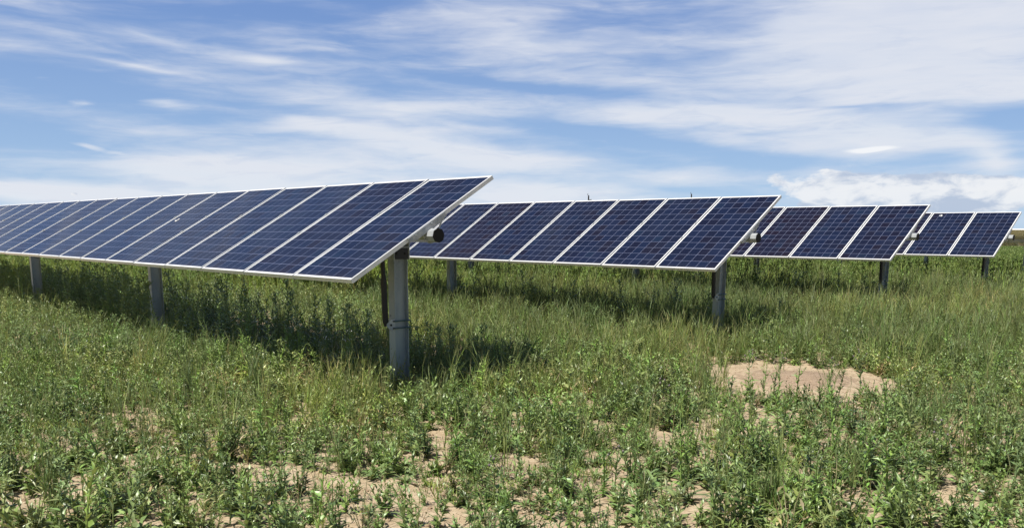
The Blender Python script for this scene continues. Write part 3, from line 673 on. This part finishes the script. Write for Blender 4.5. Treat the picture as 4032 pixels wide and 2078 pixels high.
# --- foreground leafy weeds
def tone(xy, a=1.0):
    f = fbm(xy[:, 0] * .55 + 31, xy[:, 1] * .55, 3, 131)[:, None]; y = np.clip((f - .52) * 4, 0, 1) * a; d = np.clip((.46 - f) * 4, 0, 1) * a
    return (1 + y * np.array([[.45, .25, .1]])) * (1 - d * np.array([[.30, .20, .18]]))
rosette = lambda c: (lambda g: [leaf(g, (0, 0, .004), i * 2.4 + rng.normal(0, .2), rng.normal(.45, .2), rng.uniform(.08, .15), rng.uniform(.02, .034), jit(c, .2), 4, rng.normal(.4, .15), True, roll=rng.normal(0, .2)) for i in range(13)] and g)(Geo())
def dead(h=.22, n=5):
    g = Geo()
    for i in range(n):
        a = rng.random() * 6.28; l = rng.uniform(.1, .6); e = np.array([math.cos(a) * l * h, math.sin(a) * l * h, h * rng.uniform(.5, 1)])
        stem(g, [(0, 0, 0), e * [.4, .4, .6], e], .0028, .0012, jit((0.40, 0.31, 0.18)))
        for j in range(3): leaf(g, e * rng.uniform(.3, .95), rng.random() * 6.28, rng.normal(.2, .4), .045, .012, jit((0.42, 0.34, 0.19), .3), 2, .6)
    return g
near_p = [dead(.24).get(), dead(.15, 7).get(), weed(.20, 4, 10, (0.29, .34, .11), .05, .012, 2, False).get()] + [rosette(c).get() for c in (GREY, (0.21, .27, .12))] + [thistle(.30, GREY, 18, 3, ll=.07, wl=.018).get(), thistle(.36, GREEN, 20, 2, ll=.075, wl=.018).get()] + [weed(.17, 5, 8, c, .062, .021).get() for c in (GREEN, GREY, GREEN, GREY, DEEP)] + [weed(.26, 3, 12, c, .075, .022).get() for c in (GREEN, GREY, DEEP)] + [weed(.09, 6, 6, c, .065, .024, spread=.95).get() for c in (GREY, GREEN)]
xy = region(3.9, 10.6, 175)
nz = fbm(xy[:, 0] * 1.5, xy[:, 1] * 1.5, 3, 5)
p = np.clip((nz - .18) * 5, .34, 1) * np.clip((fbm(xy[:, 0] * 3.2 + 70, xy[:, 1] * 2.4, 2, 207) - .30) * 6.5, .32, 1) * (1 - bare(xy[:, 0], xy[:, 1])) * np.clip(.55 + .11 * (xy[:, 1] - 4), 0, 1)
p = np.where(xy[:, 0] < -1.5, p * 1.15, p)
xy = keep(xy, p)
w_, s_, r_, t_, n_ = common(len(xy), len(near_p), .6, 1.4, .16, .26)
n_ = n_ * tone(xy); s_ = s_ * (.72 + .62 * fbm(xy[:, 0] * .8 + 5, xy[:, 1] * .8, 2, 301))[:, None]
o = scatter('leafy_weeds', near_p, xy, w_, s_, r_, t_, n_, [leafm]); tag(o, 'low grey-green leafy weeds covering the foreground between patches of bare soil', 'weeds', kind='stuff')
# --- lime feathery weeds in small patches
fe = [feather(.15).get(), feather(.11, LIME, 30).get(), feather(.18, (0.15, 0.22, 0.05), 46).get()]
xy = region(4.0, 12, 40); p = np.clip((fbm(xy[:, 0] * 1.1 + 9, xy[:, 1] * 1.1, 2, 31) - .56) * 7, 0, 1) * (1 - bare(xy[:, 0], xy[:, 1]))
xy = keep(xy, p); w_, s_, r_, t_, n_ = common(len(xy), 3, .7, 1.2)
o = scatter('feathery_weeds', fe, xy, w_, s_, r_, t_, n_, [leafm]); tag(o, 'bright yellow-green feathery weeds in low patches among the grey-green ones', 'weeds', kind='stuff')
# --- thin grasses standing in the foreground
gp = [barley(.42, 7, (0.24, .27, .10), .8, .8, .12, blades=1).get(), barley(.46, 5, WHEAT, .9, .9, .10, blades=2).get(), barley(.36, 3, STRAW, .2, .6, .25, blades=0).get(), barley(.30, 6, WHEAT, .25, .8, .3, blades=2).get(), barley(.36, 10, (0.12, 0.18, .06), .3, .8, .25).get(), barley(.24, 8, (.17, .21, .08), 0, .9, .4).get(), barley(.30, 4, STRAW, .5, .7, .3, blades=1).get()]
xy = region(4.2, 11, 46); pn = fbm(xy[:, 0] * .8 + 3, xy[:, 1] * .8, 3, 41)
p = np.clip((pn - .36) * 3.0, .06, 1) * np.clip((xy[:, 1] - 4.6) / 3.2, .14, 1) * (1 - .95 * bare(xy[:, 0], xy[:, 1]))
xy = keep(xy, p); w_, s_, r_, t_, n_ = common(len(xy), 7, .65, 1.2, .1, .25); n_ = n_ * tone(xy)
o = scatter('thin_grass', gp, xy, w_, s_, r_, t_, n_, [grassm]); tag(o, 'thin green grass stalks with a few seed heads rising out of the low weeds', 'grass', kind='stuff')
# --- straw litter on the soil
n = 16000; xy = region(3.9, 11.5, n / 60.); k = len(xy)
V = []; a = rng.random(k) * 6.28; L = .02 + .06 * rng.random(k) ** 2; z = gz(xy[:, 0], xy[:, 1]) + .006 + .008 * rng.random(k)
dx, dy = np.cos(a) * L, np.sin(a) * L; wx, wy = -np.sin(a) * .0016, np.cos(a) * .0016; zz = rng.normal(0, .006, k)
V = np.stack([np.stack([xy[:, 0] - dx - wx, xy[:, 1] - dy - wy, z], 1), np.stack([xy[:, 0] + dx - wx, xy[:, 1] + dy - wy, z + zz], 1), np.stack([xy[:, 0] + dx + wx, xy[:, 1] + dy + wy, z + zz], 1), np.stack([xy[:, 0] - dx + wx, xy[:, 1] - dy + wy, z], 1)], 1).reshape(-1, 3)
F = (np.array([[0, 1, 2, 3]])[None] + (np.arange(k) * 4)[:, None, None]).reshape(-1, 4)
o = link_mesh('straw_litter', fast_mesh('straw_litter', V, F, [strawm], quads=True)); tag(o, 'broken dry straw lying scattered over the bare soil', 'straw', kind='stuff')
# --- clods and pebbles
n = 9500; xy = region(3.9, 11.5, n / 60.); k = len(xy)
ic = np.array([(0, 0, 1), (.9, 0, .3), (.28, .85, .3), (-.72, .52, .3), (-.72, -.52, .3), (.28, -.85, .3), (0, 0, -.6)], float)
icf = np.array([(0, 1, 2), (0, 2, 3), (0, 3, 4), (0, 4, 5), (0, 5, 1), (6, 2, 1), (6, 3, 2), (6, 4, 3), (6, 5, 4), (6, 1, 5)])
md = ell(xy[:, 0], xy[:, 1], *MOUND)
sz = (.003 + .017 * rng.random(k) ** 3) * np.where(md < 1.3, .6, 1)
vv = ic[None] * sz[:, None, None] * (1 + .5 * (rng.random((k, 7, 3)) - .5)); vv[..., 2] *= .7
vv = vv + np.stack([xy[:, 0], xy[:, 1], gz(xy[:, 0], xy[:, 1])], 1)[:, None]
clod = simple('soil_clod', (0.40, 0.28, 0.18), .95, 0, 5, (0.30, 0.2, 0.13))
o = link_mesh('soil_clods', fast_mesh('soil_clods', vv.reshape(-1, 3), (icf[None] + (np.arange(k) * 7)[:, None, None]).reshape(-1, 3), [clod])); tag(o, 'small clods and pebbles of tan soil on the bare ground', 'soil clods', kind='stuff')

# --- mid field: weeds left, barley right
mid_w = [weed(.30, 4, 8, c, .085, .026, 2, False, simple_stem=True).get() for c in (GREEN, GREY, (0.125, .185, .065), DEEP, (0.15, .21, .07))] + [thistle(.42, GREY, 16, 2, 2, ll=.09, wl=.024).get() for _ in range(2)]
xy = region(8.8, 20, 44); u, d = UD(xy[:, 0], xy[:, 1])
left = np.clip(.75 - (xy[:, 0] + .10 * xy[:, 1]) * .45, .38, 1)
p = left * np.clip(.55 + fbm(xy[:, 0] * .9, xy[:, 1] * .9, 3, 51), 0, 1) * (1 - bare(xy[:, 0], xy[:, 1]))
xy = keep(xy, p); w_, s_, r_, t_, n_ = common(len(xy), len(mid_w), .7, 1.2, zs=1.0)
s_[:, 2] *= np.clip(.7 + .05 * (xy[:, 1] - 9), .7, 1.15)
n_ = n_ * tone(xy)
o = scatter('tall_weeds', mid_w, xy, w_, s_, r_, t_, n_, [leafm]); tag(o, 'dense knee-high leafy weeds in front of and beneath the nearest tracker row', 'weeds', kind='stuff')
def hgrass(x, y): return np.clip(.62 + .045 * (y - 9), .6, 1.15) * (.75 + .5 * fbm(x * .35, y * .35, 2, 77))
bar = [barley(.50, 11, WHEAT, .95, 1.05, .10).get(), barley(.42, 12, (0.15, 0.21, .055), .8, 1.0, .14).get(), barley(.54, 9, (0.21, .25, .075), 1., 1.1, .08).get(), barley(.38, 10, (0.095, .15, .04), .3, 1.1, .18).get(), weed(.30, 3, 7, GREEN, .09, .028, 2, False, simple_stem=True).get(), weed(.34, 3, 7, DEEP, .09, .028, 2, False, simple_stem=True).get(), thistle(.52, GREY, 16, 2, 2, ll=.09, wl=.024).get()]
xy = region(7.2, 20, 50); edge = np.where((xy[:, 0] > -2.4) & (xy[:, 0] < 1.6), 7.3, 8.7) + np.minimum(.5 * np.abs(xy[:, 0]), .7) * (xy[:, 0] > 1.6)
p = np.clip(.25 + (xy[:, 0] + .16 * xy[:, 1] + .2) * .40, .12, 1) * np.clip((xy[:, 1] - edge) / 1.5, 0, 1) * np.clip(.35 + 1.2 * fbm(xy[:, 0] * .7, xy[:, 1] * .7, 3, 71), 0, 1) * (1 - bare(xy[:, 0], xy[:, 1]))
xy = keep(xy, p); w_, s_, r_, t_, n_ = common(len(xy), 7, .7, 1.25, .07, .42); s_[:, 2] *= hgrass(xy[:, 0], xy[:, 1])
n_ = n_ * tone(xy)
o = scatter('barley_grass', bar, xy, w_, s_, r_, t_, n_, [grassm]); tag(o, 'tall green wild barley with pale seed heads between the tracker rows', 'grass', kind='stuff')
# --- far field to the edge of the array
farb = [thistle(.58, GREEN, 14, 2, 2, ll=.13, wl=.04).get(), barley(.48, 7, WHEAT, .9, 2.0, seg=3, blades=1).get(), barley(.45, 7, (0.19, 0.26, .06), .7, 2.2, .2, seg=3, blades=1).get(), weed(.36, 4, 5, (0.13, .19, .05), .13, .05, 2, False, simple_stem=True).get(), weed(.40, 4, 5, GREEN, .13, .045, 2, False, simple_stem=True).get()]
xy = region(19.5, 42, 26); xy = keep(xy, np.clip(.5 + fbm(xy[:, 0] * .4, xy[:, 1] * .4, 2, 81), 0, 1))
w_, s_, r_, t_, n_ = common(len(xy), 5, .75, 1.35, .10, .42); s_[:, 2] *= hgrass(xy[:, 0], xy[:, 1])
yel = np.clip(fbm(xy[:, 0] * .22, xy[:, 1] * .22, 2, 91) - .35, 0, .5)[:, None] * np.where(xy[:, 0] < 2, 1, .25)[:, None]; n_ = n_ * (1 + yel * np.array([[1.1, .8, -.3]]))
o = scatter('field_grass', farb, xy, w_, s_, r_, t_, n_, [grassm]); tag(o, 'green field of grass and weeds behind the second and third tracker rows', 'grass', kind='stuff')
xy = region(41, 115, 4.2); w_, s_, r_, t_, n_ = common(len(xy), 5, 1.3, 2.2, .12, .22); s_[:, 2] *= .55
o = scatter('distant_grass', farb, xy, w_, s_, r_, t_, n_, [grassm]); tag(o, 'distant yellow-green grass reaching to the pale dry field', 'grass', kind='stuff')

# --- countable plants that stand out
def plant(name, x, y, kind, label, cat, group, **kw):
    t = empty(name, (x, y, float(gz(np.array([x]), np.array([y]))[0]) - .004), rng.random() * 6.28); tag(t, label, cat, group)
    gl, gs, gb = Geo(), Geo(), Geo()
    if kind == 'thistle': thistle(gl=gl, gs=gs, buds=gb, **kw)
    elif kind == 'weed': weed(gl=gl, gs=gs, **kw)
    else: barley(gl=gl, **kw)
    for bv, bf, bc in zip(gb.v, gb.f, gb.c): link_mesh('flower_bud', fast_mesh('flower_bud', bv, bf - bf.min(), [leafm], bc), t)
    for nm, gg, mt in (('leaves', gl, leafm if kind != 'grass' else grassm), ('stem', gs, leafm)):
        if gg.n:
            v, f, c = gg.get(); link_mesh(nm, fast_mesh(nm, v, f, [mt], c), t)
    return t
GT, GWd, GG = 'tall thistles standing out of the weeds', 'bushy weeds in the foreground', 'grass tufts in the foreground'
plant('thistle', 3.42, 8.25, 'thistle', 'tall upright thistle at the right edge of the bare soil patch', 'thistle', GT, h=.50, nl=28, nb=5)
plant('thistle', 3.10, 8.20, 'thistle', 'slender forked thistle in front of the soil mound, right of its middle', 'thistle', GT, h=.42, nl=20, nb=3)
plant('thistle', 2.35, 8.35, 'thistle', 'thistle with purplish buds at the left end of the bare soil patch', 'thistle', GT, h=.46, nl=28, nb=5)
plant('thistle', 2.68, 8.45, 'thistle', 'leaning thistle over the left part of the bare soil patch', 'thistle', GT, h=.42, nl=24, nb=4)
plant('thistle', 1.22, 6.9, 'thistle', 'dark lone thistle left of the small bare patches in the lower middle', 'thistle', GT, h=.42, nl=22, nb=4)
plant('thistle', .62, 4.95, 'thistle', 'thin dark-stemmed thistle near the bottom edge right of the centre', 'thistle', GT, h=.36, nl=20, nb=3)
plant('thistle', -.10, 4.9, 'thistle', 'small thistle near the bottom edge just left of the centre', 'thistle', GT, h=.30, nl=20, nb=3)
plant('thistle', 2.75, 5.4, 'thistle', 'tall thistle near the lower right corner', 'thistle', GT, h=.42, nl=24, nb=4)
plant('bushy_weed', -1.72, 4.95, 'weed', 'big dark bushy weed near the bottom left beside the bare soil', 'weed', GWd, h=.30, ns=8, nl=14, col=DEEP, ll=.085, wl=.028)
plant('bushy_weed', -.72, 4.68, 'weed', 'bluish-green bushy weed at the bottom edge left of centre', 'weed', GWd, h=.20, ns=7, nl=12, col=GREY, ll=.08, wl=.026)
plant('bushy_weed', .95, 6.3, 'weed', 'round leafy weed above the bottom middle, throwing a dark shadow', 'weed', GWd, h=.26, ns=8, nl=12, col=DEEP, ll=.075, wl=.024)
plant('bushy_weed', 1.75, 5.9, 'weed', 'dense dark green weed right of the bottom middle', 'weed', GWd, h=.27, ns=9, nl=13, col=GREEN, ll=.08, wl=.026)
plant('grass_tuft', 1.50, 4.75, 'grass', 'long fine grass tuft at the bottom edge right of centre', 'grass', GG, h=.30, nt=46, col=(.12, .19, .06), heads=.0, spread=.45, blades=2)
plant('grass_tuft', -3.05, 7.9, 'grass', 'tall pale grass tuft on the left behind the bare soil', 'grass', GG, h=.46, nt=34, col=(.12, .17, .075), heads=.3, spread=.16)
plant('grass_tuft', -2.45, 8.1, 'grass', 'taller dark grass tuft next to the pale one on the left', 'grass', GG, h=.52, nt=30, col=(.10, .155, .06), heads=.3, spread=.12)
plant('grass_tuft', -2.66, 4.75, 'grass', 'upright grass tuft at the lower left corner', 'grass', GG, h=.40, nt=22, col=(.11, .17, .06), heads=.2, spread=.12)

# tall thistles under the nearest row, dark against the lit field behind
tp = []
k = 0
GS = 'tall weeds growing in the shade under the nearest row'
protos = []
for i in range(6):
    gl, gs = Geo(), Geo(); thistle(.80, GREY, 34, 6, 2, gl=gl, gs=gs, ll=.115, wl=.026)
    a, b = gl.get(), gs.get()
    protos.append((fast_mesh('leaves', a[0], a[1], [leafm], a[2]), fast_mesh('stem', b[0], b[1], [leafm], b[2])))
origin = np.array([-.8173, 8.1697])
for i in range(240):
    tt = .7 + 20.5 * (i + rng.random()) / 240; uo = rng.uniform(-.25, 1.7)
    p = origin + np.array([dv.x, dv.y]) * tt + np.array([uv.x, uv.y]) * uo
    me = protos[rng.integers(0, 6)]
    t = empty('shaded_weed', (p[0], p[1], 0), rng.random() * 6.28); s = rng.uniform(.75, 1.28) * (1 - .15 * abs(uo - .7)); s *= 1.0 if tt > 3.5 else .72; t.scale = (s * 1.2, s * 1.2, s)
    tag(t, 'tall dark leafy weed growing in the shade under the nearest tracker row', 'weed', GS)
    link_mesh('leaves', me[0], t); link_mesh('stem', me[1], t)
for (ox, oy, n_w, lab) in ((3.3374, 12.2709, 28, 'tall dark leafy weed growing in the shade under the second tracker row'), (7.4877, 16.3584, 30, 'tall dark leafy weed growing in the shade under the third tracker row')):
    for i in range(n_w):
        tt = .2 + (9.5 if ox < 5 else 7.5) * (i + rng.random()) / n_w; uo = rng.uniform(.1, 1.7)
        p = np.array([ox, oy]) + np.array([dv.x, dv.y]) * tt + np.array([uv.x, uv.y]) * uo
        me = protos[rng.integers(0, 6)]
        t = empty('shaded_weed', (p[0], p[1], 0), rng.random() * 6.28); s = rng.uniform(.7, 1.1); t.scale = (s * 1.3, s * 1.3, s)
        tag(t, lab, 'weed', lab.replace('tall dark leafy weed', 'tall weeds')); link_mesh('leaves', me[0], t); link_mesh('stem', me[1], t)
# small white-flowered weeds left of the front post
flm = simple('white_petals', (0.75, 0.74, 0.70), .6)
GF = 'white-flowered weeds left of the front post'
for i in range(9):
    tt = .95 + .30 * i + rng.random() * .12; uo = rng.uniform(-.25, .35)
    p = origin + np.array([dv.x, dv.y]) * tt + np.array([uv.x, uv.y]) * uo
    t = empty('flowering_weed', (p[0], p[1], 0), rng.random() * 6.28); tag(t, 'thin weed with tiny white flowers in the shade left of the front post', 'weed', GF)
    gs, gl, gf = Geo(), Geo(), Geo(); h = rng.uniform(.42, .6)
    stem(gs, [(0, 0, 0), (.01, 0, h * .5), (.0, .02, h)], .003, .0015, jit(GREEN))
    for j in range(10): leaf(gl, (0, 0, h * (.1 + .07 * j)), j * 2.4, .5, .05, .014, jit(GREEN), 2)
    for j in range(8):
        a = rng.random() * 6.28; q = np.array([math.cos(a) * .05 * rng.random(), .02 + math.sin(a) * .05 * rng.random(), h + .05 * rng.random()]); stem(gs, [(0, .02, h * .93), q], .0015, .001, jit(GREEN)); bud(gf, q, .006, (0.8, .8, .8))
    for bv, bf, bc in zip(gf.v, gf.f, gf.c): link_mesh('flower', fast_mesh('flower', bv, bf - bf.min(), [flm], bc), t)
    for nm, gg, mt in (('stem', gs, leafm), ('leaves', gl, leafm)):
        v, f, c = gg.get(); link_mesh(nm, fast_mesh(nm, v, f, [mt], c), t)
